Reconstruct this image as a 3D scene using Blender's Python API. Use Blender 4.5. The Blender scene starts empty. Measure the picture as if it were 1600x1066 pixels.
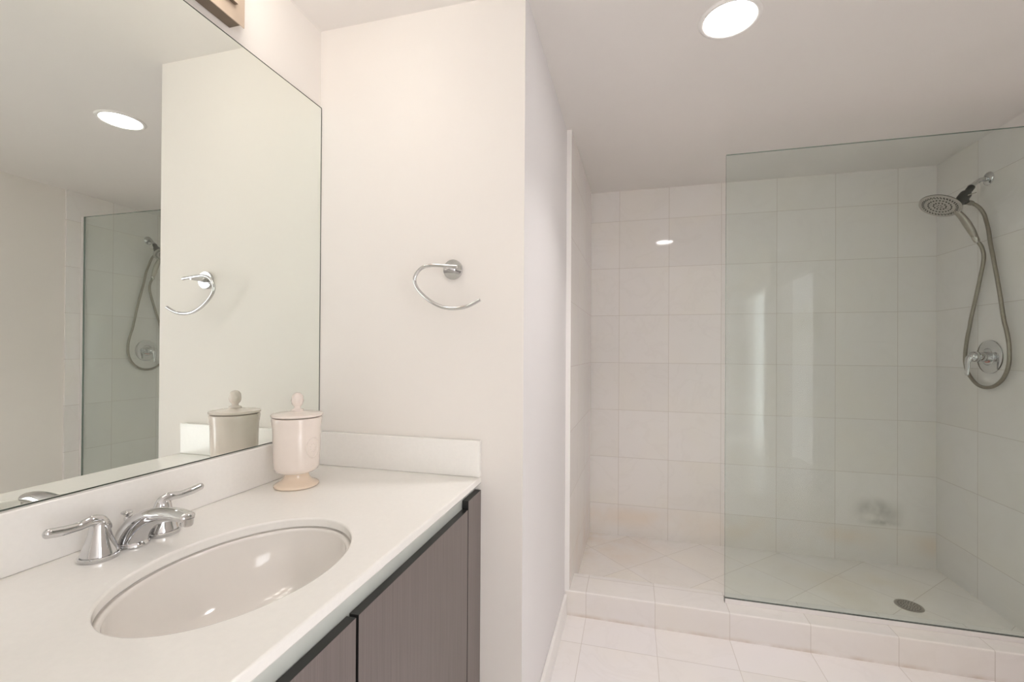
import bpy, bmesh, math, random
from mathutils import Vector, Matrix
random.seed(3)
S = bpy.context.scene
COL = S.collection
ZC = 1.23                                  # camera height above the bathroom floor

# ------------------------------------------------------------ camera, world, exposure
F, CX, CY, YAW, PITCH, ROLL = 695.0, 807.67, 545.09, 0.25385, 0.0048, 0.00604
cam_d = bpy.data.cameras.new('camera'); cam = bpy.data.objects.new('camera', cam_d); COL.objects.link(cam)
cam_d.sensor_width = 36.0; cam_d.lens = F / 1600 * 36.0
cam_d.shift_x = -(CX - 800) / 1600; cam_d.shift_y = (CY - 533) / 1600
cam_d.clip_start = 0.02; cam_d.clip_end = 100
R1 = Matrix(((math.cos(YAW), math.sin(YAW), 0), (-math.sin(YAW), math.cos(YAW), 0), (0, 0, 1)))
R2 = Matrix(((1, 0, 0), (0, math.cos(PITCH), math.sin(PITCH)), (0, -math.sin(PITCH), math.cos(PITCH))))
R3 = Matrix(((math.cos(ROLL), 0, math.sin(ROLL)), (0, 1, 0), (-math.sin(ROLL), 0, math.cos(ROLL))))
M = R3 @ R2 @ R1                           # rows: right, forward, up
right, fwd, up = M[0], M[1], M[2]
rot = Matrix((right, up, -fwd)).transposed()
cam.matrix_world = Matrix.Translation((0, 0, ZC)) @ rot.to_4x4()
S.camera = cam

VANITY_LAMP = 8.8        # emission of the frosted lamp shades
DOWNLIGHT = 30.0          # emission of the ceiling downlight
DOWNBEAM = 4.1            # watts of the downlight's downward beam
WORLD_LIGHT = 5.9         # world fill light, let in through the added doorway
W = bpy.data.worlds.new('world'); S.world = W; W.use_nodes = True
bgn = W.node_tree.nodes['Background']; bgn.inputs[0].default_value = (0.97, 0.975, 1.0, 1); bgn.inputs[1].default_value = WORLD_LIGHT
S.view_settings.view_transform = 'Standard'; S.view_settings.look = 'None'
S.view_settings.exposure = 0.09; S.view_settings.gamma = 1.0; S.view_settings.use_curve_mapping = False
S.cycles.max_bounces = 14; S.cycles.diffuse_bounces = 8; S.cycles.glossy_bounces = 8
S.cycles.transparent_max_bounces = 16; S.cycles.sample_clamp_indirect = 6.0
S.cycles.use_denoising = True
S.cycles.caustics_reflective = True

# ------------------------------------------------------------ materials
def mat(name):
    m = bpy.data.materials.new(name); m.use_nodes = True
    return m, m.node_tree, m.node_tree.nodes['Principled BSDF']
def setp(b, **k):
    for n, v in k.items():
        s = b.inputs[n.replace('_', ' ')]
        s.default_value = (*v, 1) if isinstance(v, tuple) and len(v) == 3 else v
def simple(name, col, rough=0.5, metal=0.0, noise=0.0, nscale=30, bump=0.0, coat=0.0, spec=0.5):
    m, t, b = mat(name); setp(b, Base_Color=col, Roughness=rough, Metallic=metal)
    b.inputs['Coat Weight'].default_value = coat; b.inputs['Coat Roughness'].default_value = 0.06
    b.inputs['Specular IOR Level'].default_value = spec
    tc = t.nodes.new('ShaderNodeTexCoord'); nz = t.nodes.new('ShaderNodeTexNoise')
    nz.inputs['Scale'].default_value = nscale; nz.inputs['Detail'].default_value = 4
    t.links.new(tc.outputs['Object'], nz.inputs['Vector'])
    rp = t.nodes.new('ShaderNodeValToRGB'); rp.color_ramp.elements[0].position = .3; rp.color_ramp.elements[1].position = .7
    rp.color_ramp.elements[0].color = (*[c * (1 - noise) for c in col], 1); rp.color_ramp.elements[1].color = (*[min(1, c * (1 + noise * .5)) for c in col], 1)
    t.links.new(nz.outputs['Fac'], rp.inputs['Fac']); t.links.new(rp.outputs['Color'], b.inputs['Base Color'])
    if bump:
        bp = t.nodes.new('ShaderNodeBump'); bp.inputs['Strength'].default_value = bump; bp.inputs['Distance'].default_value = 0.002
        t.links.new(nz.outputs['Fac'], bp.inputs['Height']); t.links.new(bp.outputs['Normal'], b.inputs['Normal'])
    return m
def emis(name, col, strength):
    m, t, b = mat(name); setp(b, Base_Color=col, Roughness=.4)
    b.inputs['Emission Color'].default_value = (*col, 1); b.inputs['Emission Strength'].default_value = strength
    return m

TS = 0.305
def tile_mat(name, ua, va, u0, v0, rotd=0.0, col=(.80, .775, .76), rough=.10, stain=None, blotch=None, spec=.5):
    """Polished white marble tile; ua/va the axes it lies in, (u0, v0) a crossing of joints."""
    m, t, b = mat(name); N = t.nodes.new; L = t.links.new
    setp(b, Roughness=rough); b.inputs['Specular IOR Level'].default_value = spec
    tc = N('ShaderNodeTexCoord'); sp = N('ShaderNodeSeparateXYZ'); L(tc.outputs['Object'], sp.inputs[0])
    cb = N('ShaderNodeCombineXYZ'); L(sp.outputs['xyz'.index(ua)], cb.inputs[0]); L(sp.outputs['xyz'.index(va)], cb.inputs[1])
    mp = N('ShaderNodeMapping'); mp.vector_type = 'TEXTURE'
    mp.inputs['Location'].default_value = (u0, v0, 0); mp.inputs['Rotation'].default_value = (0, 0, math.radians(rotd)); mp.inputs['Scale'].default_value = (TS, TS, 1)
    L(cb.outputs[0], mp.inputs['Vector'])
    ad = N('ShaderNodeVectorMath'); ad.operation = 'ADD'; ad.inputs[1].default_value = (20, 20, 0); L(mp.outputs[0], ad.inputs[0])
    br = N('ShaderNodeTexBrick'); br.offset = 0; br.squash = 1; L(ad.outputs[0], br.inputs['Vector'])
    for k, v in (('Scale', 1), ('Mortar Size', .0045), ('Mortar Smooth', .35), ('Brick Width', 1), ('Row Height', 1), ('Bias', 0)): br.inputs[k].default_value = v
    br.inputs['Color1'].default_value = (*col, 1); br.inputs['Color2'].default_value = (*[c * .955 for c in col], 1)
    br.inputs['Mortar'].default_value = (col[0] * .80, col[1] * .77, col[2] * .74, 1)
    # veins, shifted from tile to tile
    fl = N('ShaderNodeVectorMath'); fl.operation = 'FLOOR'; L(ad.outputs[0], fl.inputs[0])
    sc = N('ShaderNodeVectorMath'); sc.operation = 'MULTIPLY_ADD'; sc.inputs[1].default_value = (3.7, 5.3, 2.1); L(fl.outputs[0], sc.inputs[0]); L(ad.outputs[0], sc.inputs[2])
    nz = N('ShaderNodeTexNoise'); nz.inputs['Scale'].default_value = 1.1; nz.inputs['Detail'].default_value = 5; nz.inputs['Distortion'].default_value = 1.2; L(sc.outputs[0], nz.inputs['Vector'])
    r1 = N('ShaderNodeValToRGB'); e = r1.color_ramp.elements; e[0].position = .47; e[0].color = (0, 0, 0, 1); e[1].position = .50; e[1].color = (.5, .5, .5, 1)
    e2 = e.new(.54); e2.color = (0, 0, 0, 1); L(nz.outputs['Fac'], r1.inputs['Fac'])
    nb = N('ShaderNodeTexNoise'); nb.inputs['Scale'].default_value = .8; nb.inputs['Detail'].default_value = 2; L(sc.outputs[0], nb.inputs['Vector'])
    r2 = N('ShaderNodeValToRGB'); r2.color_ramp.elements[0].position = .45; r2.color_ramp.elements[0].color = (0, 0, 0, 1); r2.color_ramp.elements[1].position = .72; r2.color_ramp.elements[1].color = (.38, .38, .38, 1); L(nb.outputs['Fac'], r2.inputs['Fac'])
    mu = N('ShaderNodeMath'); mu.operation = 'MULTIPLY'; mu.inputs[1].default_value = .16; L(r1.outputs[0], mu.inputs[0])
    def mix(fac, a, colr):
        mx = N('ShaderNodeMix'); mx.data_type = 'RGBA'; L(fac, mx.inputs[0]); L(a, mx.inputs[6]); mx.inputs[7].default_value = (*colr, 1); return mx.outputs[2]
    c = mix(mu.outputs[0], br.outputs['Color'], (.60, .56, .52))
    c = mix(r2.outputs[0], c, (.80 * col[0] / .8, .75 * col[1] / .765, .665 * col[2] / .745))
    def bell(axis, centre, half):            # 1 at centre, 0 at +-half
        a = N('ShaderNodeMath'); a.operation = 'SUBTRACT'; L(sp.outputs['xyz'.index(axis)], a.inputs[0]); a.inputs[1].default_value = centre
        ab = N('ShaderNodeMath'); ab.operation = 'ABSOLUTE'; L(a.outputs[0], ab.inputs[0])
        mr = N('ShaderNodeMapRange'); mr.interpolation_type = 'SMOOTHSTEP'; mr.inputs[1].default_value = 0; mr.inputs[2].default_value = half; mr.inputs[3].default_value = 1; mr.inputs[4].default_value = 0
        L(ab.outputs[0], mr.inputs[0]); return mr.outputs[0]
    def mul(a, b_):
        x = N('ShaderNodeMath'); x.operation = 'MULTIPLY'; L(a, x.inputs[0])
        if isinstance(b_, float): x.inputs[1].default_value = b_
        else: L(b_, x.inputs[1])
        return x.outputs[0]
    for (axes, colr, amt, ns, *lo_) in (stain or []):
        f = None
        for ax, ce, ha in axes:
            g = bell(ax, ce, ha); f = g if f is None else mul(f, g)
        n2 = N('ShaderNodeTexNoise'); n2.inputs['Scale'].default_value = ns; n2.inputs['Detail'].default_value = 3; L(tc.outputs['Object'], n2.inputs['Vector'])
        mr = N('ShaderNodeMapRange'); mr.inputs[1].default_value = lo_[0] if lo_ else .35; mr.inputs[2].default_value = lo_[1] if lo_ else .65; L(n2.outputs['Fac'], mr.inputs[0])
        f = mul(mul(f, mr.outputs[0]), float(amt)); c = mix(f, c, colr)
    # keep the joints visible over the veining
    c = mix(mul(br.outputs['Fac'], .30), c, (col[0] * .62, col[1] * .58, col[2] * .54))
    L(c, b.inputs['Base Color'])
    bp = N('ShaderNodeBump'); bp.invert = True; bp.inputs['Strength'].default_value = .35; bp.inputs['Distance'].default_value = .0015
    L(br.outputs['Fac'], bp.inputs['Height']); L(bp.outputs['Normal'], b.inputs['Normal'])
    return m

PAINT = simple('wall_paint', (.82, .785, .745), .55, noise=.012, nscale=3, bump=.04)
PAINT2 = simple('wall_paint_dimmed', (.775, .755, .76), .55, noise=.012, nscale=3, bump=.04)  # same wall paint, with this side's dimmer, cooler light put into the colour
CEIL = simple('ceiling_paint', (.82, .79, .765), .75, noise=.012, nscale=3, bump=.04)
TRIMW = simple('trim_white', (.86, .84, .82), .3, noise=.01)
CHROME = simple('chrome', (.64, .64, .645), .045, 1.0, noise=.02)
NICKEL = simple('brushed_nickel', (.43, .40, .35), .30, 1.0, noise=.08, nscale=60)
DARKNI = simple('dark_plastic', (.055, .055, .05), .35, .0, noise=.1)
ALU = simple('aluminium_profile', (.66, .69, .65), .38, 0.1, noise=.04)
CHAN = simple('white_channel', (.82, .79, .78), .35, .0, noise=.02)
QUARTZ = simple('white_quartz', (.87, .855, .825), .13, noise=.015, nscale=120)
CERAM = simple('sink_ceramic', (.82, .79, .755), .10, noise=.01, coat=.3)
JAR = simple('cream_glaze', (.81, .725, .665), .22, noise=.03, nscale=14, bump=.12, coat=.5)
TAN = simple('satin_tan_metal', (.52, .42, .33), .42, .35, noise=.05, nscale=20)
TANDK = simple('fixture_dark_and_shade', (.22, .17, .125), .5, .3, noise=.06)
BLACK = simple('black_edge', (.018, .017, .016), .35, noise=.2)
VOID = simple('cabinet_inside', (.03, .028, .026), .8, noise=.1)
SHADE = emis('frosted_lamp_glass', (1.0, .955, .90), VANITY_LAMP)
DIFF = emis('downlight_lens', (1.0, .955, .93), DOWNLIGHT)
RUBBER = simple('nozzle_grey', (.10, .095, .085), .5, noise=.1)
HEADF = simple('shower_face', (.52, .49, .45), .4, .3, noise=.08)
REDM = simple('red_mark', (.6, .08, .05), .4, noise=.05)

def wood_mat():
    m, t, b = mat('grey_brown_laminate'); N = t.nodes.new; L = t.links.new
    setp(b, Roughness=.42)
    tc = N('ShaderNodeTexCoord'); mp = N('ShaderNodeMapping'); mp.inputs['Scale'].default_value = (420, 420, 5); L(tc.outputs['Object'], mp.inputs[0])
    nz = N('ShaderNodeTexNoise'); nz.inputs['Scale'].default_value = 1; nz.inputs['Detail'].default_value = 4; nz.inputs['Roughness'].default_value = .6; L(mp.outputs[0], nz.inputs['Vector'])
    rp = N('ShaderNodeValToRGB'); rp.color_ramp.elements[0].position = .3; rp.color_ramp.elements[1].position = .72
    rp.color_ramp.elements[0].color = (.140, .115, .108, 1); rp.color_ramp.elements[1].color = (.190, .158, .150, 1)
    L(nz.outputs['Fac'], rp.inputs['Fac']); L(rp.outputs[0], b.inputs['Base Color'])
    bp = N('ShaderNodeBump'); bp.inputs['Strength'].default_value = .1; bp.inputs['Distance'].default_value = .0005; L(nz.outputs['Fac'], bp.inputs['Height']); L(bp.outputs[0], b.inputs['Normal'])
    return m
WOOD = wood_mat()
def mirror_mat():
    m, t, b = mat('mirror_silver'); N = t.nodes.new; L = t.links.new
    tc = N('ShaderNodeTexCoord'); nz = N('ShaderNodeTexNoise'); nz.inputs['Scale'].default_value = 1.5; L(tc.outputs['Object'], nz.inputs['Vector'])
    rp = N('ShaderNodeValToRGB'); rp.color_ramp.elements[0].color = (.890, .925, .885, 1); rp.color_ramp.elements[1].color = (.895, .93, .89, 1)
    L(nz.outputs['Fac'], rp.inputs[0]); L(rp.outputs[0], b.inputs['Base Color'])
    setp(b, Metallic=1.0, Roughness=0.0); return m
MIRROR = mirror_mat()
def glass_mat(name, tint, refl=1.0):
    m, t, b = mat(name); N = t.nodes.new; L = t.links.new
    t.nodes.remove(b); out = [n for n in t.nodes if n.type == 'OUTPUT_MATERIAL'][0]
    tr = N('ShaderNodeBsdfTransparent'); gl = N('ShaderNodeBsdfGlossy'); gl.inputs['Roughness'].default_value = .0; gl.inputs['Color'].default_value = (1, 1, 1, 1)
    tc = N('ShaderNodeTexCoord'); nz = N('ShaderNodeTexNoise'); nz.inputs['Scale'].default_value = 2; L(tc.outputs['Object'], nz.inputs['Vector'])
    rp = N('ShaderNodeValToRGB'); rp.color_ramp.elements[0].color = (*[c * .99 for c in tint], 1); rp.color_ramp.elements[1].color = (*tint, 1)
    L(nz.outputs['Fac'], rp.inputs[0]); L(rp.outputs[0], tr.inputs['Color'])
    fr = N('ShaderNodeFresnel'); fr.inputs['IOR'].default_value = 1.5; mx = N('ShaderNodeMixShader')
    mu = N('ShaderNodeMath'); mu.operation = 'MULTIPLY'; mu.inputs[1].default_value = refl; L(fr.outputs[0], mu.inputs[0])
    L(mu.outputs[0], mx.inputs[0]); L(tr.outputs[0], mx.inputs[1]); L(gl.outputs[0], mx.inputs[2]); L(mx.outputs[0], out.inputs['Surface'])
    return m
GLASS = glass_mat('shower_glass', (.938, .966, .955), .15)
GEDGE = simple('glass_edge', (.16, .24, .20), .15, noise=.05)
MEDGE = simple('mirror_edge', (.06, .075, .06), .3, noise=.05)

# ------------------------------------------------------------ mesh helpers
def obj(name, bm, m, parent=None, smooth=None, bevel=0, seg=3, ang=40, kind=None, label=None, cat=None, group=None, loc=None):
    me = bpy.data.meshes.new(name); bmesh.ops.recalc_face_normals(bm, faces=bm.faces[:]); bm.to_mesh(me); bm.free()
    o = bpy.data.objects.new(name, me); COL.objects.link(o)
    for mm in (m if isinstance(m, (list, tuple)) else [m]): me.materials.append(mm)
    if bevel:
        md = o.modifiers.new('bevel', 'BEVEL'); md.width = bevel; md.segments = seg; md.limit_method = 'ANGLE'; md.angle_limit = math.radians(ang)
        md.harden_normals = False
    if smooth is not None:
        for p in me.polygons: p.use_smooth = True
        me.set_sharp_from_angle(angle=math.radians(smooth))
    if parent: o.parent = parent; o.matrix_parent_inverse = parent.matrix_world.inverted() if False else Matrix.Translation(-parent.location)
    if kind: o['kind'] = kind
    if label: o['label'] = label
    if cat: o['category'] = cat
    if group: o['group'] = group
    return o
def thing(name, label, cat, loc, group=None):
    o = bpy.data.objects.new(name, None); COL.objects.link(o); o.location = loc; o.empty_display_size = .05
    o['label'] = label; o['category'] = cat
    if group: o['group'] = group
    return o
def box(bm, x0, x1, y0, y1, z0, z1, mi=0):
    v = [bm.verts.new((x, y, z)) for x in (x0, x1) for y in (y0, y1) for z in (z0, z1)]
    for f in ((0, 1, 3, 2), (4, 6, 7, 5), (0, 4, 5, 1), (2, 3, 7, 6), (0, 2, 6, 4), (1, 5, 7, 3)):
        fc = bm.faces.new([v[i] for i in f]); fc.material_index = mi
    return bm
def B(*a): return box(bmesh.new(), *a)
def lathe(bm, prof, c=(0, 0, 0), axis=Vector((0, 0, 1)), n=48, sx=1, sy=1, cap=True, mi=0):
    axis = Vector(axis).normalized(); q = Vector((0, 0, 1)).rotation_difference(axis); c = Vector(c); rings = []
    for r, h in prof:
        if r < 1e-6: rings.append([bm.verts.new(c + q @ Vector((0, 0, h)))]); continue
        rings.append([bm.verts.new(c + q @ Vector((r * sx * math.cos(2 * math.pi * i / n), r * sy * math.sin(2 * math.pi * i / n), h))) for i in range(n)])
    for a, b in zip(rings[:-1], rings[1:]):
        if len(a) == 1 and len(b) == 1: continue
        for i in range(n):
            j = (i + 1) % n
            if len(a) == 1: f = bm.faces.new((a[0], b[i], b[j]))
            elif len(b) == 1: f = bm.faces.new((a[i], a[j], b[0]))
            else: f = bm.faces.new((a[i], a[j], b[j], b[i]))
            f.material_index = mi
    if cap:
        for r in (rings[0], rings[-1]):
            if len(r) > 1: bm.faces.new(r).material_index = mi
    return bm
def spline(P, n=8, closed=False):
    P = [Vector(p) for p in P]; out = []
    for i in range(len(P) - 1):
        p0 = P[i - 1] if i else P[0] * 2 - P[1]; p1, p2 = P[i], P[i + 1]; p3 = P[i + 2] if i + 2 < len(P) else P[-1] * 2 - P[-2]
        for k in range(n):
            t = k / n; out.append(.5 * ((2 * p1) + (p2 - p0) * t + (2 * p0 - 5 * p1 + 4 * p2 - p3) * t * t + (3 * p1 - p0 - 3 * p2 + p3) * t ** 3))
    out.append(P[-1]); return out
def sweep(bm, P, R, n=16, flat=None, cap='round', mi=0, upv=None):
    """Tube along P; R a radius or a list of (ra, rb): rb is the half-size along the frame's 'up'."""
    P = [Vector(p) for p in P]
    if not isinstance(R, (list, tuple)): R = [R] * len(P)
    R = [(r, r) if not isinstance(r, (list, tuple)) else r for r in R]
    T = [(P[min(i + 1, len(P) - 1)] - P[max(i - 1, 0)]).normalized() for i in range(len(P))]
    u = Vector(upv) if upv else (Vector((0, 0, 1)) if abs(T[0].z) < .9 else Vector((1, 0, 0)))
    rings = []; 
    def ring(p, t, u, ra, rb):
        s = t.cross(u).normalized(); w = s.cross(t).normalized()
        return [bm.verts.new(p + s * ra * math.cos(2 * math.pi * k / n) + w * rb * math.sin(2 * math.pi * k / n)) for k in range(n)], w
    seq = []
    if cap == 'round':
        for k in range(4):
            a = math.pi / 2 * (k) / 4; f = max(.05, math.sin(a)); seq.append((P[0] - T[0] * min(R[0]) * math.cos(a), T[0], (R[0][0] * f, R[0][1] * f)))
    for p, t, r in zip(P, T, R): seq.append((p, t, r))
    if cap == 'round':
        for k in range(3, -1, -1):
            a = math.pi / 2 * (k) / 4; f = max(.05, math.sin(a)); seq.append((P[-1] + T[-1] * min(R[-1]) * math.cos(a), T[-1], (R[-1][0] * f, R[-1][1] * f)))
    for p, t, r in seq:
        rg, u = ring(p, t, u, *r); rings.append(rg)
    for a, b in zip(rings[:-1], rings[1:]):
        for i in range(n):
            j = (i + 1) % n; bm.faces.new((a[i], a[j], b[j], b[i])).material_index = mi
    bm.faces.new(rings[0]).material_index = mi; bm.faces.new(rings[-1]).material_index = mi
    return bm
def lerp_list(vals, n):
    out = []
    for i in range(n):
        t = i / (n - 1) * (len(vals) - 1); k = min(int(t), len(vals) - 2); f = t - k
        a, b = vals[k], vals[k + 1]
        out.append(tuple(a[q] + (b[q] - a[q]) * f for q in range(len(a))) if isinstance(a, tuple) else a + (b - a) * f)
    return out

# ------------------------------------------------------------ room dimensions
XM = -0.9834               # mirror face
XWALL = -0.989             # wall behind the mirror
Y1 = 1.2397                # towel-ring wall
XW = -0.302                # side of the towel-ring wall, facing the shower passage
XL, XR, YB = -0.268, 1.6223, 2.9528      # tiled shower walls
ZCEIL = ZC + 1.0385
ZSH = 0.043                # shower floor
ZK = 0.115                 # curb top
YK0, YK1 = 2.073, 2.249
YT = 2.073                 # tiles begin
YREAR = -1.45
BS = ZC - .262             # backsplash top
CT = ZC - .368             # counter top
XC = -.4262                # counter front

# ------------------------------------------------------------ shell
T_FLOOR = tile_mat('floor_marble', 'x', 'y', .1032, 1.886, col=(.88, .85, .85), rough=.12)
T_SHFL = tile_mat('shower_floor_marble', 'x', 'y', .410, 2.512, 45, col=(.90, .865, .84), rough=.14,
                  stain=[((('x', -.2, .5), ('y', 2.95, .75)), (.80, .64, .50), .55, 6), ((('x', 1.1, .6), ('y', 2.6, .5)), (.78, .68, .52), .4, 4)])
T_BACK = tile_mat('shower_back_marble', 'x', 'z', -.0835, ZC + .8425, col=(.85, .82, .80), rough=.05,
                  stain=[((('z', .17, .10),), (.82, .68, .54), .50, 4), ((('z', .10, .14),), (.78, .70, .60), .5, 3),
                         ((('x', 1.345, .16), ('z', .330, .10)), (.40, .40, .39), .9, 9, .25, .55), ((('x', 1.38, .10), ('z', .272, .022)), (.42, .42, .40), .9, 30, .3, .6), ((('x', .98, .14), ('z', 1.40, .16)), (.62, .60, .52), .5, 5)])
T_LEFT = tile_mat('shower_left_marble', 'y', 'z', 2.648, ZC + .8425, col=(.81, .775, .76), rough=.12,
                  stain=[((('z', .15, .3),), (.80, .66, .52), .4, 7)])
T_RIGHT = tile_mat('shower_right_marble', 'y', 'z', 2.650, ZC + .8425, col=(.82, .80, .785), rough=.06)
T_RISER = tile_mat('curb_riser_marble', 'x', 'z', .1032, -.10, col=(.80, .765, .745), rough=.16, stain=[((('z', .0, .022),), (.60, .50, .42), .7, 12)])
T_CURB = tile_mat('curb_marble', 'x', 'y', .1032, 1.30, col=(.85, .82, .80), rough=.14)
st = 'structure'
obj('floor', B(-1.1, 1.9, YREAR - .1, YK0, -.1, 0), T_FLOOR, kind=st)
obj('floor_shower', B(-.32, 1.75, YK1, YB + .05, -.1, ZSH), T_SHFL, kind=st)
obj('ceiling', B(-1.2, 1.9, YREAR - .1, YB + .15, ZCEIL, ZCEIL + .12), CEIL, kind=st)
obj('wall_left', B(-1.15, XWALL, YREAR, Y1, 0, ZCEIL), PAINT, kind=st)
bm = B(-1.15, XW, Y1, YB + .1, 0, ZCEIL)
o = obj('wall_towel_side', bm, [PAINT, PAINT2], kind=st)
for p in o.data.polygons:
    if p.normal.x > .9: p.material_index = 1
bm = B(XW + .0005, XL, YT + .002, YB + .01, 0, ZCEIL)
for v in bm.verts:
    if v.co.x > -.29: v.co.x = -.2790 if v.co.y < 2.5 else -.2640
o = obj('wall_shower_left', bm, [T_LEFT, TRIMW], kind=st)
for p in o.data.polygons:
    if p.normal.y < -.9: p.material_index = 1
obj('wall_shower_back', B(XL, XR, YB, YB + .1, 0, ZCEIL), T_BACK, kind=st)
obj('wall_shower_right', B(XR, XR + .10, YT, YB, 0, ZCEIL), T_RIGHT, kind=st)
DR0, DR1 = -1.25, -.35           # unseen doorway added in the right wall to let fill light in
bm = B(XR + .012, XR + .11, DR1, YT, 0, ZCEIL); box(bm, XR + .012, XR + .11, YREAR, DR0, 0, ZCEIL); box(bm, XR + .012, XR + .11, DR0, DR1, 2.03, ZCEIL)
obj('wall_right', bm, PAINT, kind=st)
obj('wall_rear', B(-1.1, XR + .11, YREAR - .1, YREAR, 0, ZCEIL), PAINT, kind=st)
bm = B(XR - .003, XR + .012, DR1, DR1 + .07, 0, 2.10); box(bm, XR - .003, XR + .012, DR0 - .07, DR0, 0, 2.10); box(bm, XR - .003, XR + .012, DR0, DR1, 2.03, 2.10)
obj('trim_1', bm, TRIMW, kind=st, bevel=.002)
bm = B(XW, XW + .013, Y1 + .0, YT - .001, 0, .098)
obj('baseboard_left', bm, TRIMW, kind=st, bevel=.004)
bm = B(XR, XR + .012, DR1 + .071, YT - .001, 0, .098)
obj('baseboard_right', bm, TRIMW, kind=st, bevel=.004)
# marble curb: top and riser slabs
bm = B(XW + .001, XR, YK0, YK1, -.05, ZK)
o = obj('shower_curb', bm, [T_CURB, T_RISER], kind=st, bevel=.006)
for p in o.data.polygons:
    if abs(p.normal.y) > .9: p.material_index = 1

# ------------------------------------------------------------ shower glass
YG = 2.1643
g = thing('glass_screen', 'frameless greenish glass shower screen standing on the marble curb', 'glass panel', (1.0, YG, ZK))
bm = B(.4041, XR - .006, YG - .005, YG + .005, ZK + .013, ZC + .8843)
o = obj('glass_pane', bm, [GLASS, GEDGE], g)
for p in o.data.polygons:
    if abs(p.normal.y) < .5: p.material_index = 1
bm = bmesh.new(); box(bm, .4041, XR - .001, YG - .012, YG + .012, ZK + .0005, ZK + .003)
box(bm, .4041, XR - .001, YG - .012, YG - .0055, ZK + .003, ZK + .020); box(bm, .4041, XR - .001, YG + .0055, YG + .012, ZK + .003, ZK + .020)
obj('bottom_channel', bm, CHAN, g, bevel=.0008, seg=2)
bm = bmesh.new(); box(bm, .4041, XR - .017, YG - .0105, YG - .0052, ZK + .0202, ZK + .0232); box(bm, .4027, .4040, YG - .0115, YG + .0065, ZK + .0005, ZK + .0232)
obj('gasket', bm, simple('dark_gasket', (.10, .11, .10), .4, noise=.05), g)
bm = bmesh.new(); box(bm, XR - .016, XR - .001, YG - .011, YG - .0055, ZK + .021, ZC + .8843); box(bm, XR - .016, XR - .001, YG + .0055, YG + .011, ZK + .021, ZC + .8843); box(bm, XR - .0055, XR - .001, YG - .0055, YG + .0055, ZK + .021, ZC + .8843)
obj('wall_channel', bm, CHAN, g)

# floor drain
d = thing('floor_drain', 'round perforated metal drain in the diagonal shower floor', 'drain', (1.2635, 2.491, ZSH))
bm = bmesh.new(); lathe(bm, [(.0, .0005), (.055, .0005), (.055, .003), (.050, .0045), (.0485, .0038), (0, .0038)], (1.2635, 2.491, ZSH), n=48)
obj('drain_plate', bm, simple('drain_steel', (.50, .47, .43), .35, .9, noise=.1), d, smooth=40)
bm = bmesh.new()
for rr, k in ((.010, 6), (.020, 12), (.030, 18), (.041, 24)):
    for i in range(k):
        a = 2 * math.pi * i / k + rr * 40
        lathe(bm, [(.0023, .0036), (.0023, .0042), (0, .0042)], (1.2635 + rr * math.cos(a), 2.491 + rr * math.sin(a), ZSH), n=8)
obj('drain_holes', bm, BLACK, d)

# ------------------------------------------------------------ counter, sink, cabinet
YV0 = -.42
SXc, SYc, SA, SB = -.6475, .6290, .155, .2045
def ell(t, a=SA, b=SB): return (SXc + a * math.cos(t), SYc + b * math.sin(t))
def slab_with_hole(x0, x1, y0, y1, z0, z1, n=120):
    bm = bmesh.new(); ts = [2 * math.pi * i / n for i in range(n)]
    for cx_, cy_ in ((x0, y0), (x1, y0), (x1, y1), (x0, y1)):
        tt = math.atan2((cy_ - SYc) / SB, (cx_ - SXc) / SA) % (2 * math.pi)
        k = min(range(len(ts)), key=lambda i: abs(ts[i] - tt)); ts[k] = tt
    def outer(t):
        dx, dy = SA * math.cos(t), SB * math.sin(t); s = 1e9
        if dx > 1e-9: s = min(s, (x1 - SXc) / dx)
        if dx < -1e-9: s = min(s, (x0 - SXc) / dx)
        if dy > 1e-9: s = min(s, (y1 - SYc) / dy)
        if dy < -1e-9: s = min(s, (y0 - SYc) / dy)
        return SXc + dx * s, SYc + dy * s
    rings = []
    for (f, z) in ((outer, z1), (ell, z1), (ell, z0), (outer, z0)):
        rings.append([bm.verts.new((*f(t), z)) for t in ts])
    for a, b in zip(rings, rings[1:] + rings[:1]):
        for i in range(n):
            j = (i + 1) % n; bm.faces.new((a[i], a[j], b[j], b[i]))
    return bm
ct = thing('countertop', 'white stone vanity top with raised splash strips along two walls', 'countertop', (-.70, .4, CT - .02))
obj('counter_slab', slab_with_hole(XWALL + .001, XC, YV0, Y1 - .001, CT - .020, CT), QUARTZ, ct, bevel=.0035, seg=3, ang=50, smooth=35)
obj('backsplash', B(XWALL + .001, XWALL + .021, YV0, Y1 - .001, CT + .0002, BS - .002), QUARTZ, ct, bevel=.0025)
obj('side_splash', B(XWALL + .0215, XC, Y1 - .020, Y1 - .001, CT + .0002, BS), QUARTZ, ct, bevel=.0025)

sk = thing('sink', 'oval undermount ceramic sink set in the white counter', 'sink', (SXc, SYc, CT - .17))
def bowl_pt(t, phi, off=0.0):
    """phi 0 rim .. pi/2 bottom"""
    s = math.cos(phi) ** .55 if phi < math.pi / 2 - 1e-6 else 0
    a, b = SA + .0012 - off, SB + .0012 - off
    return Vector((SXc + a * s * math.cos(t), SYc + b * s * math.sin(t), CT - .0205 - (.135 - off) * math.sin(phi) ** 1.15))
bm = bmesh.new(); NR, NT = 26, 96; prev = None
for k in range(NR):
    phi = math.pi / 2 * k / (NR - 1) * .985
    rg = [bm.verts.new(bowl_pt(2 * math.pi * i / NT, phi)) for i in range(NT)]
    if prev:
        for i in range(NT): bm.faces.new((prev[i], prev[(i + 1) % NT], rg[(i + 1) % NT], rg[i]))
    prev = rg
bm.faces.new(prev)
o = obj('bowl', bm, CERAM, sk, smooth=60)
md = o.modifiers.new('thick', 'SOLIDIFY'); md.thickness = .010; md.offset = -1
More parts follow.
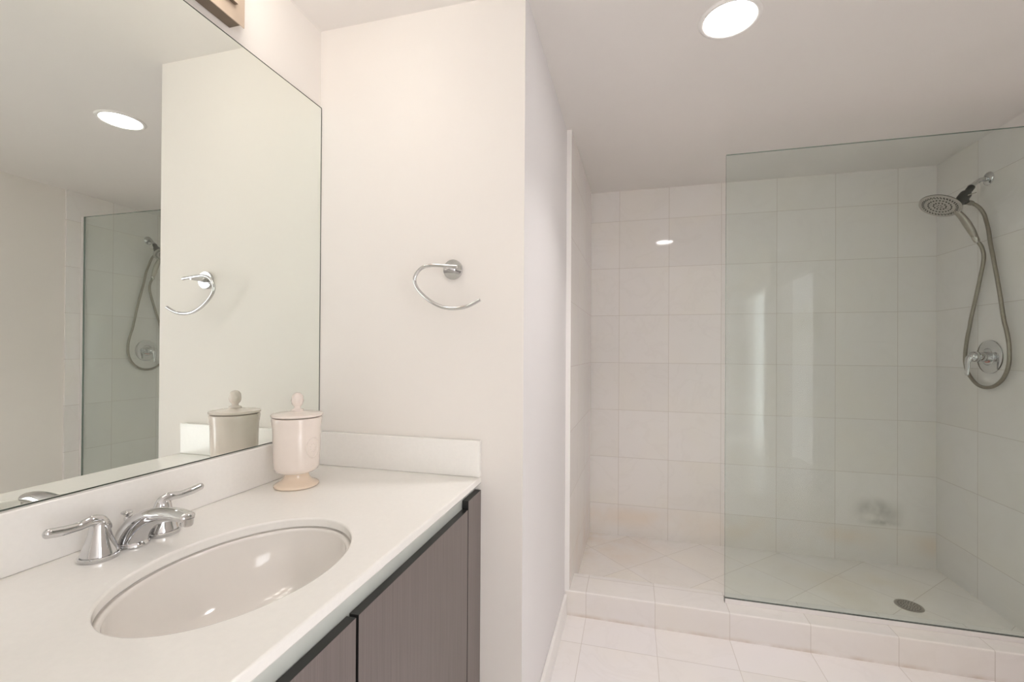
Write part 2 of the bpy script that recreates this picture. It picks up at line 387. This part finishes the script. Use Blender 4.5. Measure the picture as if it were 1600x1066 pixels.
# rim flange under the counter
bm = bmesh.new(); lathe(bm, [(1.0, -.012), (1.0, -.0003), (1.14, -.0003), (1.14, -.012), (1.0, -.012)], (SXc, SYc, CT - .020), sx=SA + .0012, sy=SB + .0012, n=96, cap=False)
obj('rim_flange', bm, CERAM, sk, smooth=40)
# overflow opening on the wall side of the bowl
t0 = math.atan2((.585 - SYc) / SB, (-.79 - SXc) / SA); ph = .30
pc = bowl_pt(t0, ph); ea = (bowl_pt(t0 + .02, ph) - bowl_pt(t0 - .02, ph)).normalized(); eb = (bowl_pt(t0, ph + .02) - bowl_pt(t0, ph - .02)).normalized()
nn = ea.cross(eb).normalized()
if nn.dot(Vector((SXc, SYc, CT)) - pc) < 0: nn = -nn
def oval(bm, prof, mi=0, n=40):
    rings = [[bm.verts.new(pc + ea * (w * math.cos(2 * math.pi * i / n)) + eb * (w2 * math.sin(2 * math.pi * i / n)) + nn * h) for i in range(n)] for w, w2, h in prof]
    for a, b in zip(rings[:-1], rings[1:]):
        for i in range(n): bm.faces.new((a[i], a[(i + 1) % n], b[(i + 1) % n], b[i])).material_index = mi
    return rings
bm = bmesh.new(); r = oval(bm, [(.0150, .0060, .0005), (.0150, .0060, .0022), (.0135, .0047, .0030), (.0110, .0030, .0022), (.0100, .0026, .0012)]); 
obj('overflow_ring', bm, CHROME, sk, smooth=50)
bm = bmesh.new(); r = oval(bm, [(.0108, .0031, .0010), (.0108, .0031, .0014)]); bm.faces.new(r[-1])
obj('overflow_hole', bm, BLACK, sk)
bm = bmesh.new(); zb = CT - .0205 - .135 + .001; lathe(bm, [(.022, .001), (.022, .003), (.020, .004), (.017, .003), (.016, .006), (.010, .009), (0, .0095)], (SXc, SYc, zb), n=32)
obj('pop_up_drain', bm, CHROME, sk, smooth=40)

# cabinet
XD = -.4275
vc = thing('vanity_cabinet', 'dark grey-brown wood-grain vanity cabinet under the white counter', 'cabinet', (-.70, .4, 0))
bm = B(XWALL + .002, -.475, YV0 + .02, Y1 - .002, .10, CT - .022)
bm.free(); bm = bmesh.new()
box(bm, XWALL + .002, -.4515, YV0 + .02, YV0 + .038, .10, CT - .022)            # left side
box(bm, XWALL + .002, -.462, YV0 + .04, Y1 - .02, .10, .118)                   # bottom
box(bm, XWALL + .002, XWALL + .010, YV0 + .04, Y1 - .02, .12, CT - .022)       # back
box(bm, -.4625, -.4605, YV0 + .04, Y1 - .02, .12, CT - .09)                    # dark face behind the doors
obj('carcass', bm, VOID, vc)
obj('finger_pull_channel', B(-.4500, -.4470, YV0 + .038, Y1 - .012, CT - .095, CT - .0215), ALU, vc, label='pale metal channel')
def door(y0, y1):
    bm = B(XD - .018, XD, y0, y1, .11, ZC - .4305); o = obj('door', bm, [WOOD, BLACK], vc, bevel=.0008, seg=2)
    for p in o.data.polygons:
        if p.normal.x < .5: p.material_index = 1
for y0, y1 in ((-.398, .121), (.127, .630), (.637, 1.132)): door(y0, y1)
bm = B(XD - .018, XD, 1.136, Y1 - .001, .11, ZC - .4085); o = obj('filler_strip', bm, [WOOD, BLACK], vc, bevel=.0006, seg=2)
for p in o.data.polygons:
    if p.normal.x < .5: p.material_index = 1
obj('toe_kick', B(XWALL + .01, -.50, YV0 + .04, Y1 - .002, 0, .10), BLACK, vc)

# ------------------------------------------------------------ mirror
bm = B(XWALL + .0005, XM, YV0, Y1 - .002, BS + .0005, ZC + .7855)
o = obj('wall_mirror', bm, [MIRROR, MEDGE], label='large frameless wall mirror above the vanity backsplash', cat='mirror')
for p in o.data.polygons:
    if p.normal.x < .9: p.material_index = 1
o.data.materials[1] = MEDGE
# polished bevel line at the top and right edge of the mirror
# (an edge 2.5 mm wide, seen as the dark outline of the pane)
bm = bmesh.new()
box(bm, XM - .0008, XM + .0004, YV0, Y1 - .001, ZC + .7855, ZC + .7880); box(bm, XM - .0008, XM + .0004, Y1 - .0030, Y1 - .0005, BS + .0005, ZC + .7855)
box(bm, XM - .0008, XM + .0004, YV0, Y1 - .001, BS - .0015, BS + .0005)
obj('mirror_edge', bm, MEDGE, o)

# ------------------------------------------------------------ faucet
fz = CT + .0003
FX, FY = -.905, .6290
fa = thing('faucet', 'chrome two-handle faucet on the counter behind the sink', 'faucet', (FX, FY, CT))
def handle(y0, sgn):
    hb = bmesh.new()
    lathe(hb, [(0, 0), (.0278, 0), (.0285, .0015), (.0285, .0060), (.0272, .0072), (.0245, .0073), (.0245, .0092), (0, .0092)], (FX, y0, fz), n=48)
    base = obj('handle_base', hb, CHROME, fa, smooth=35)
    cb_ = bmesh.new()
    prof = [(.0262, .0093), (.0252, .013), (.0225, .021), (.0193, .031), (.0165, .041), (.0148, .049), (.0138, .056), (.0125, .0615), (.0095, .0665), (.005, .0692), (0, .070)]
    lathe(cb_, prof, (FX, y0, fz), n=48)
    P = spline([(FX, y0 + sgn * -.006, fz + .050), (FX, y0 + sgn * .001, fz + .0635), (FX + .002, y0 + sgn * .013, fz + .0690), (FX + .003, y0 + sgn * .032, fz + .0670), (FX + .004, y0 + sgn * .055, fz + .0680), (FX + .005, y0 + sgn * .0745, fz + .0715)], 8)
    R = lerp_list([(.0125, .0110), (.0122, .0100), (.0100, .0086), (.0078, .0074), (.0072, .0068), (.0080, .0070), (.0078, .0066)], len(P))
    sweep(cb_, P, R, n=24)
    obj('lever_handle', cb_, CHROME, base if False else fa, smooth=50)
handle(.5745, -1); handle(.6840, 1)
# spout
sb = bmesh.new()
P = spline([(-.909, FY, fz + .004), (-.905, FY, fz + .020), (-.889, FY, fz + .0385), (-.862, FY, fz + .0540), (-.830, FY, fz + .0630), (-.800, FY, fz + .0660), (-.777, FY, fz + .0640)], 8)
R = lerp_list([(.0245, .0285), (.0235, .0275), (.0215, .0235), (.0190, .0175), (.0172, .0130), (.0162, .0108), (.0150, .0095)], len(P))
sweep(sb, P, R, n=32)
lathe(sb, [(.0, .0), (.0275, .0), (.0283, .002), (.0275, .005), (.025, .010), (.02, .014), (0, .014)], (-.908, FY, fz), n=48, sx=1.10, sy=.93)
obj('spout', sb, CHROME, fa, smooth=60)
ab = bmesh.new(); lathe(ab, [(.0, 0), (.0095, 0), (.0105, .002), (.0105, .012), (.011, .014), (0, .014)], (-.7770, FY, fz + .0495), axis=(.12, 0, 1), n=32)
obj('aerator', ab, CHROME, fa, smooth=35)
pb = bmesh.new(); lathe(pb, [(.0028, 0), (.0028, .012), (.0042, .014), (.0042, .019), (.0030, .021), (.0055, .025), (.0088, .0275), (.0090, .0295), (.006, .0315), (0, .032)], (-.921, FY, fz + .030), n=24)
obj('lift_rod_knob', pb, CHROME, fa, smooth=40)

# ------------------------------------------------------------ lidded jar
JX, JY = -.879, 1.0195
jr = thing('lidded_jar', 'cream ceramic footed jar with domed knob lid by the mirror corner', 'jar', (JX, JY, CT))
bm = bmesh.new()
lathe(bm, [(0, .038), (.0305, .038), (.036, .0385), (.046, .040), (.0535, .0455), (.0568, .055), (.0578, .070), (.0585, .10), (.0592, .14), (.0600, .158), (.0612, .166), (.0618, .172), (.0628, .178), (.0628, .184), (.0610, .186), (.057, .186), (.056, .15), (.055, .06), (0, .05)], (JX, JY, CT), n=64)
jb = obj('jar_body', bm, JAR, jr, smooth=40)
# raised medallion on the body
ang0 = math.radians(-8); bm = bmesh.new(); n = 56; ringv = []
def wrap(u, v, off):      # u along the surface, v height
    a = ang0 + u / .059; rr = .0590 + (v) * .02 * .4 + off
    return Vector((JX + rr * math.cos(a), JY + rr * math.sin(a), CT + .108 + v))
for k, (w, off) in enumerate(((.0210, -.0010), (.0204, .0008), (.0195, .0013), (.0186, .0008), (.0180, -.0010))):
    ringv.append([bm.verts.new(wrap(w * math.cos(2 * math.pi * i / n), w * 1.35 * math.sin(2 * math.pi * i / n), off)) for i in range(n)])
for a, b in zip(ringv[:-1], ringv[1:]):
    for i in range(n): bm.faces.new((a[i], a[(i + 1) % n], b[(i + 1) % n], b[i]))
for q in range(9):
    a = q * 2 * math.pi / 9; c = (.008 * math.cos(a), .011 * math.sin(a))
    rg = [bm.verts.new(wrap(c[0] + .0026 * math.cos(2 * math.pi * i / 10), c[1] + .0032 * math.sin(2 * math.pi * i / 10), -.0003)) for i in range(10)]
    top = bm.verts.new(wrap(*c, .0010))
    for i in range(10): bm.faces.new((rg[i], rg[(i + 1) % 10], top))
obj('medallion', bm, JAR, jb, smooth=60)
bm = bmesh.new()
lathe(bm, [(0, .0008), (.054, .0008), (.0560, .0025), (.0560, .006), (.0530, .0085), (.046, .0115), (.038, .0165), (.0325, .024), (.0305, .031), (.0305, .0375), (0, .0375)], (JX, JY, CT), n=64)
obj('foot', bm, simple('peach_glaze', (.84, .70, .56), .16, noise=.04, nscale=14, coat=.6), jr, smooth=40)
bm = bmesh.new()
lathe(bm, [(0, .1875), (.0600, .1875), (.0635, .189), (.0645, .192), (.0632, .1950), (.055, .1968), (.035, .1990), (.018, .2010), (.014, .2020), (0, .202)], (JX, JY, CT), n=64)
lid = obj('lid', bm, JAR, jr, smooth=40)
bm = bmesh.new(); lathe(bm, [(.0158, .2015), (.0162, .2045), (.0140, .2070), (.0090, .2085), (.0082, .2115), (.0085, .2145), (.0120, .2180), (.0142, .2225), (.0150, .2290), (.0148, .2355), (.0132, .2420), (.0100, .2475), (.0055, .2508), (0, .2520)], (JX, JY, CT), n=40)
for v in bm.verts:       # scaly cone-like carving
    h = v.co.z - CT
    if .217 < h < .2515:
        a = math.atan2(v.co.y - JY, v.co.x - JX); k = 1 + .10 * math.sin(a * 7 + h * 900) * math.cos(h * 700)
        v.co.x = JX + (v.co.x - JX) * k; v.co.y = JY + (v.co.y - JY) * k
obj('lid_knob', bm, JAR, lid, smooth=70)

# ------------------------------------------------------------ towel ring
tr = thing('towel_ring', 'open curved chrome towel ring on the wall beside the mirror', 'towel ring', (-.5185, Y1, 1.471))
bm = bmesh.new(); lathe(bm, [(.0, .0005), (.0290, .0005), (.0300, .002), (.0300, .009), (.0290, .0105), (0, .0105)], (-.5185, Y1, 1.471), axis=(0, -1, 0), n=56)
obj('wall_plate', bm, CHROME, tr, smooth=35)
bm = bmesh.new(); lathe(bm, [(.0095, .010), (.0085, .013), (.0075, .03), (.0070, .056), (.0065, .062), (0, .063)], (-.5185, Y1, 1.471), axis=(0, -1, 0.0), n=32)
obj('post', bm, CHROME, tr, smooth=40)
RP = [(-0.4830, 1.18, 1.4690), (-0.5189, 1.18, 1.4725), (-0.5640, 1.18, 1.4770), (-0.5942, 1.18, 1.4713), (-0.6124, 1.18, 1.451), (-0.6178, 1.18, 1.4316), (-0.6074, 1.18, 1.4088), (-0.5844, 1.18, 1.3858), (-0.554, 1.18, 1.3643), (-0.524, 1.18, 1.3527), (-0.4944, 1.18, 1.3494), (-0.4653, 1.18, 1.3516), (-0.4422, 1.18, 1.3579), (-0.4137, 1.18, 1.373)]
P = spline(RP, 6)
for _ in range(16): P = [P[0]] + [(P[i - 1] + P[i] * 2 + P[i + 1]) / 4 for i in range(1, len(P) - 1)] + [P[-1]]
bm = bmesh.new(); sweep(bm, P, .0053, n=20, cap='flat', upv=(0, 1, 0)); obj('ring', bm, CHROME, tr, smooth=50)

# ------------------------------------------------------------ vanity light
vl = thing('vanity_light', 'tan metal bar light on the wall above the mirror', 'wall light', (XWALL, .63, ZC + .87))
zb = ZC + .811
obj('mounting_box', B(XWALL + .0005, -.9560, .362, .900, zb, ZC + .955), TANDK, vl, bevel=.001)
obj('front_plate', B(-.9558, -.9530, .349, .9113, zb, ZC + .960), TAN, vl, bevel=.0008)
bm = B(-.9528, -.942, .380, .8823, ZC + .8487, ZC + .935); o = obj('raised_bar', bm, [TAN, TANDK], vl, bevel=.001)
for p in o.data.polygons:
    if p.normal.z < -.5: p.material_index = 1  # underside coloured darker to stand for the shade beneath the bar
for yl in (.435, .63, .815):
    bm = bmesh.new(); lathe(bm, [(.0, .0), (.012, .0), (.012, .030), (.030, .034), (.030, .040), (0, .040)], (-.9149, yl, ZC + .885), axis=(1, 0, 0), n=24)
    bm.free(); bm = bmesh.new()
    sweep(bm, spline([(-.9418, yl, ZC + .915), (-.930, yl, ZC + .93), (-.920, yl, ZC + .985), (-.895, yl, ZC + 1.0), (-.862, yl, ZC + .995)], 5), .007, n=14, cap='flat')
    lathe(bm, [(0, .9855), (.020, .9855), (.020, 1.000), (0, 1.000)], (-.862, yl, ZC), n=28)
    arm = obj('lamp_arm', bm, TAN, vl, smooth=40)
    bm = bmesh.new(); lathe(bm, [(0, .8735), (.030, .8735), (.040, .880), (.043, .895), (.043, .975), (.040, .985), (0, .985)], (-.862, yl, ZC), n=32)
    obj('lamp_shade', bm, SHADE, vl, smooth=50)

# ------------------------------------------------------------ downlights
def downlight(x, y, label, lens=None):
    dl = thing('ceiling_downlight', label, 'ceiling light', (x, y, ZCEIL))
    bm = bmesh.new(); lathe(bm, [(.076, -.0045), (.079, -.0065), (.086, -.0060), (.0905, -.003), (.0915, -.0003), (.076, -.0003), (.076, -.0045)], (x, y, ZCEIL), n=64, cap=False)
    obj('trim_ring', bm, TRIMW, dl, smooth=40)
    bm = bmesh.new(); lathe(bm, [(.0755, -.0030), (.04, -.0040), (0, -.0042)], (x, y, ZCEIL), n=64, cap=False)
    obj('lens', bm, lens or DIFF, dl, smooth=40)
    ld = bpy.data.lights.new('downlight_beam', 'AREA'); ld.shape = 'DISK'; ld.size = .14; ld.energy = DOWNBEAM; ld.color = (1.0, .955, .935); ld.spread = math.radians(105)
    lo = bpy.data.objects.new('downlight_beam', ld); COL.objects.link(lo); lo.parent = dl; lo.location = (0, 0, -.0075)
downlight(.2887, 1.4990, 'bright round recessed downlight in the ceiling in front of the shower')

# ------------------------------------------------------------ shower head set
sh = thing('shower_fixture', 'round multi-spray shower head with handheld wand and looping hose', 'shower head', (XR, 2.58, ZC + .825))
fl = Vector((XR, 2.580, ZC + .825))
bm = bmesh.new(); lathe(bm, [(.0, .0005), (.0300, .0005), (.0310, .003), (.028, .008), (.020, .011), (.0115, .013), (0, .013)], fl, axis=(-1, 0, 0), n=40)
obj('flange', bm, CHROME, sh, smooth=40)
bm = bmesh.new(); sweep(bm, spline([(XR - .010, 2.58, ZC + .825), (1.592, 2.58, ZC + .822), (1.572, 2.578, ZC + .810), (1.548, 2.576, ZC + .788)], 7), .0100, n=20, cap='flat')
obj('shower_arm', bm, CHROME, sh, smooth=50)
bm = bmesh.new()
ja, jb_ = Vector((1.554, 2.576, ZC + .793)), Vector((1.499, 2.575, ZC + .712)); ax = (jb_ - ja)
lathe(bm, [(0, 0), (.0125, 0), (.0145, .004), (.0145, .024), (.0125, .028), (.0125, .032), (.0200, .036), (.0230, .045), (.0230, .070), (.0190, .080), (.0190, .096), (0, .099)], ja, axis=ax, n=32)
sweep(bm, [(1.530, 2.575, ZC + .742), (1.528, 2.575, ZC + .724), (1.535, 2.577, ZC + .716)], .0125, n=18, cap='flat')
obj('diverter', bm, DARKNI, sh, smooth=35)
bm = bmesh.new(); sweep(bm, [(1.523, 2.562, ZC + .744), (1.529, 2.548, ZC + .746), (1.548, 2.540, ZC + .752)], lerp_list([(.004, .003), (.0035, .002)], 3), n=12)
obj('diverter_lever', bm, NICKEL, sh, smooth=50)
# round head
hc = Vector((1.4290, 2.575, ZC + .7117)); hn = Vector((-.56, -.17, -1)).normalized()   # spray direction
bm = bmesh.new(); lathe(bm, [(q_ * .92, h_) for q_, h_ in ((.0, -.024), (.020, -.021), (.040, -.0150), (.065, -.0085), (.084, -.0040), (.0895, .0005), (.0890, .0030))], hc, axis=hn, n=64, cap=False)
head = obj('head_shell', bm, simple('shell_dark_nickel', (.13, .125, .11), .35, .6, noise=.1), sh, smooth=50)
bm = bmesh.new(); lathe(bm, [(q_ * .92, h_) for q_, h_ in ((.0893, .0028), (.0885, .0060), (.0820, .0072), (.0800, .0052), (.066, .0052), (.064, .0072), (.060, .0072), (.058, .0050), (.0420, .0050), (.040, .0068), (.037, .0068), (.035, .0045), (.018, .0045), (.016, .0065), (0, .0070))], hc, axis=hn, n=64, cap=False)
obj('spray_face', bm, HEADF, head, smooth=30)
q = Vector((0, 0, 1)).rotation_difference(hn); bm = bmesh.new()
for rr, k, s in ((.0665, 34, .0030), (.0610, 34, .0024), (.0440, 22, .0032), (.0240, 12, .0030), (.0090, 6, .0026)):
    for i in range(k):
        a = 2 * math.pi * i / k + rr * 10; c = hc + q @ Vector((rr * math.cos(a), rr * math.sin(a), .0044))
        lathe(bm, [(s, 0), (s * .8, .0035), (0, .0038)], c, axis=hn, n=8)
obj('nozzles', bm, RUBBER, head, smooth=40)
# handheld wand
bm = bmesh.new(); P = spline([(1.478, 2.575, ZC + .690), (1.497, 2.574, ZC + .672), (1.520, 2.574, ZC + .640), (1.548, 2.576, ZC + .590), (1.568, 2.580, ZC + .552)], 8)
sweep(bm, P, lerp_list([(.014, .010), (.0150, .0100), (.0165, .0125), (.0180, .0150), (.0165, .0145), (.0120, .0120)], len(P)), n=28)
wd = obj('handheld_wand', bm, NICKEL, sh, smooth=60)
bm = bmesh.new(); lathe(bm, [(0, 0), (.0118, 0), (.0128, .003), (.0128, .020), (.0105, .030), (0, .030)], (1.5655, 2.5795, ZC + .556), axis=(.024, .008, -.042), n=28)
obj('wand_nut', bm, simple('light_nickel', (.55, .53, .48), .25, 1.0, noise=.05), wd, smooth=35)
HP = [(1.537, 2.577, 1.948), (1.562, 2.580, 1.940), (1.588, 2.584, 1.921), (1.603, 2.581, 1.889), (1.605, 2.5716, 1.856), (1.603, 2.5533, 1.8059), (1.603, 2.5425, 1.7461), (1.603, 2.5247, 1.6701), (1.603, 2.5072, 1.5954), (1.603, 2.4870, 1.500),
      (1.603, 2.4640, 1.3811), (1.603, 2.4523, 1.3432), (1.603, 2.4429, 1.3056), (1.603, 2.4361, 1.2685), (1.603, 2.4338, 1.2316), (1.603, 2.436, 1.1947), (1.603, 2.446, 1.1574), (1.603, 2.4670, 1.121), (1.603, 2.4989, 1.0925), (1.603, 2.5379, 1.0754), (1.603, 2.5836, 1.0720), (1.603, 2.6259, 1.0840), (1.603, 2.6644, 1.1134), (1.603, 2.6898, 1.1484), (1.603, 2.7020, 1.1886), (1.603, 2.7014, 1.2305), (1.603, 2.6957, 1.2722), (1.603, 2.6872, 1.3136), (1.603, 2.6732, 1.3586), (1.603, 2.6648, 1.3952), (1.603, 2.6550, 1.4271),
      (1.603, 2.618, 1.545), (1.602, 2.5972, 1.6107), (1.602, 2.5861, 1.6485), (1.601, 2.5787, 1.6924), (1.594, 2.5800, 1.7333), (1.584, 2.5840, 1.757)]
P = spline(HP, 5); bm = bmesh.new(); sweep(bm, P, .0078, n=16, cap='flat', upv=(1, 0, 0))
obj('hose', bm, simple('hose_nickel', (.34, .31, .26), .30, .95, noise=.1, nscale=90), sh, smooth=60)
bm = bmesh.new(); lathe(bm, [(0, 0), (.0105, 0), (.0115, .003), (.0115, .020), (.0095, .026), (0, .026)], (1.534, 2.577, ZC + .7195), axis=(.028, .003, -.008), n=24)
obj('hose_nut', bm, NICKEL, sh, smooth=35)

# valve
vx, vy, vz = XR, 2.5735, ZC - .0145
sv = thing('shower_valve', 'chrome single-lever shower valve with round plate inside the hose loop', 'shower valve', (vx, vy, vz))
bm = bmesh.new(); lathe(bm, [(0, .0005), (.0780, .0005), (.0795, .0025), (.0780, .0055), (.070, .0080), (.050, .0100), (.040, .0105), (.0385, .0085), (.036, .0110), (0, .0115)], (vx, vy, vz), axis=(-1, 0, 0), n=72)
obj('round_plate', bm, CHROME, sv, smooth=30)
bm = bmesh.new(); lathe(bm, [(.0, .0112), (.0230, .0112), (.0230, .040), (.0215, .043), (.0215, .046), (0, .046)], (vx, vy, vz), axis=(-1, 0, 0), n=40)
obj('valve_sleeve', bm, CHROME, sv, smooth=35)
bm = bmesh.new(); bm2 = lathe(bm, [(.0275, .0116), (.0275, .0130), (.0255, .0132), (.0255, .0116), (.0275, .0116)], (vx, vy, vz), axis=(-1, 0, 0), n=48, cap=False)
for f in bm.faces[:]:
    c = f.calc_center_median()
    if c.z > vz - .008 or c.y < vy - .016: bm.faces.remove(f)
obj('temperature_mark', bm, REDM, sv, label='red temperature arc')
bm = bmesh.new(); lathe(bm, [(0, .0462), (.0235, .0462), (.0245, .049), (.0245, .060), (.0220, .070), (.0150, .078), (.006, .0815), (0, .082)], (vx, vy, vz), axis=(-1, 0, 0), n=40)
P = spline([(vx - .060, vy, vz + .004), (vx - .077, vy + .002, vz - .006), (vx - .084, vy + .003, vz - .028), (vx - .084, vy + .004, vz - .058), (vx - .086, vy + .005, vz - .084)], 8)
sweep(bm, P, lerp_list([(.018, .016), (.0175, .0125), (.0140, .0085), (.0105, .0062), (.0105, .0055)], len(P)), n=24, upv=(-1, 0, 0))
obj('lever', bm, CHROME, sv, smooth=60)
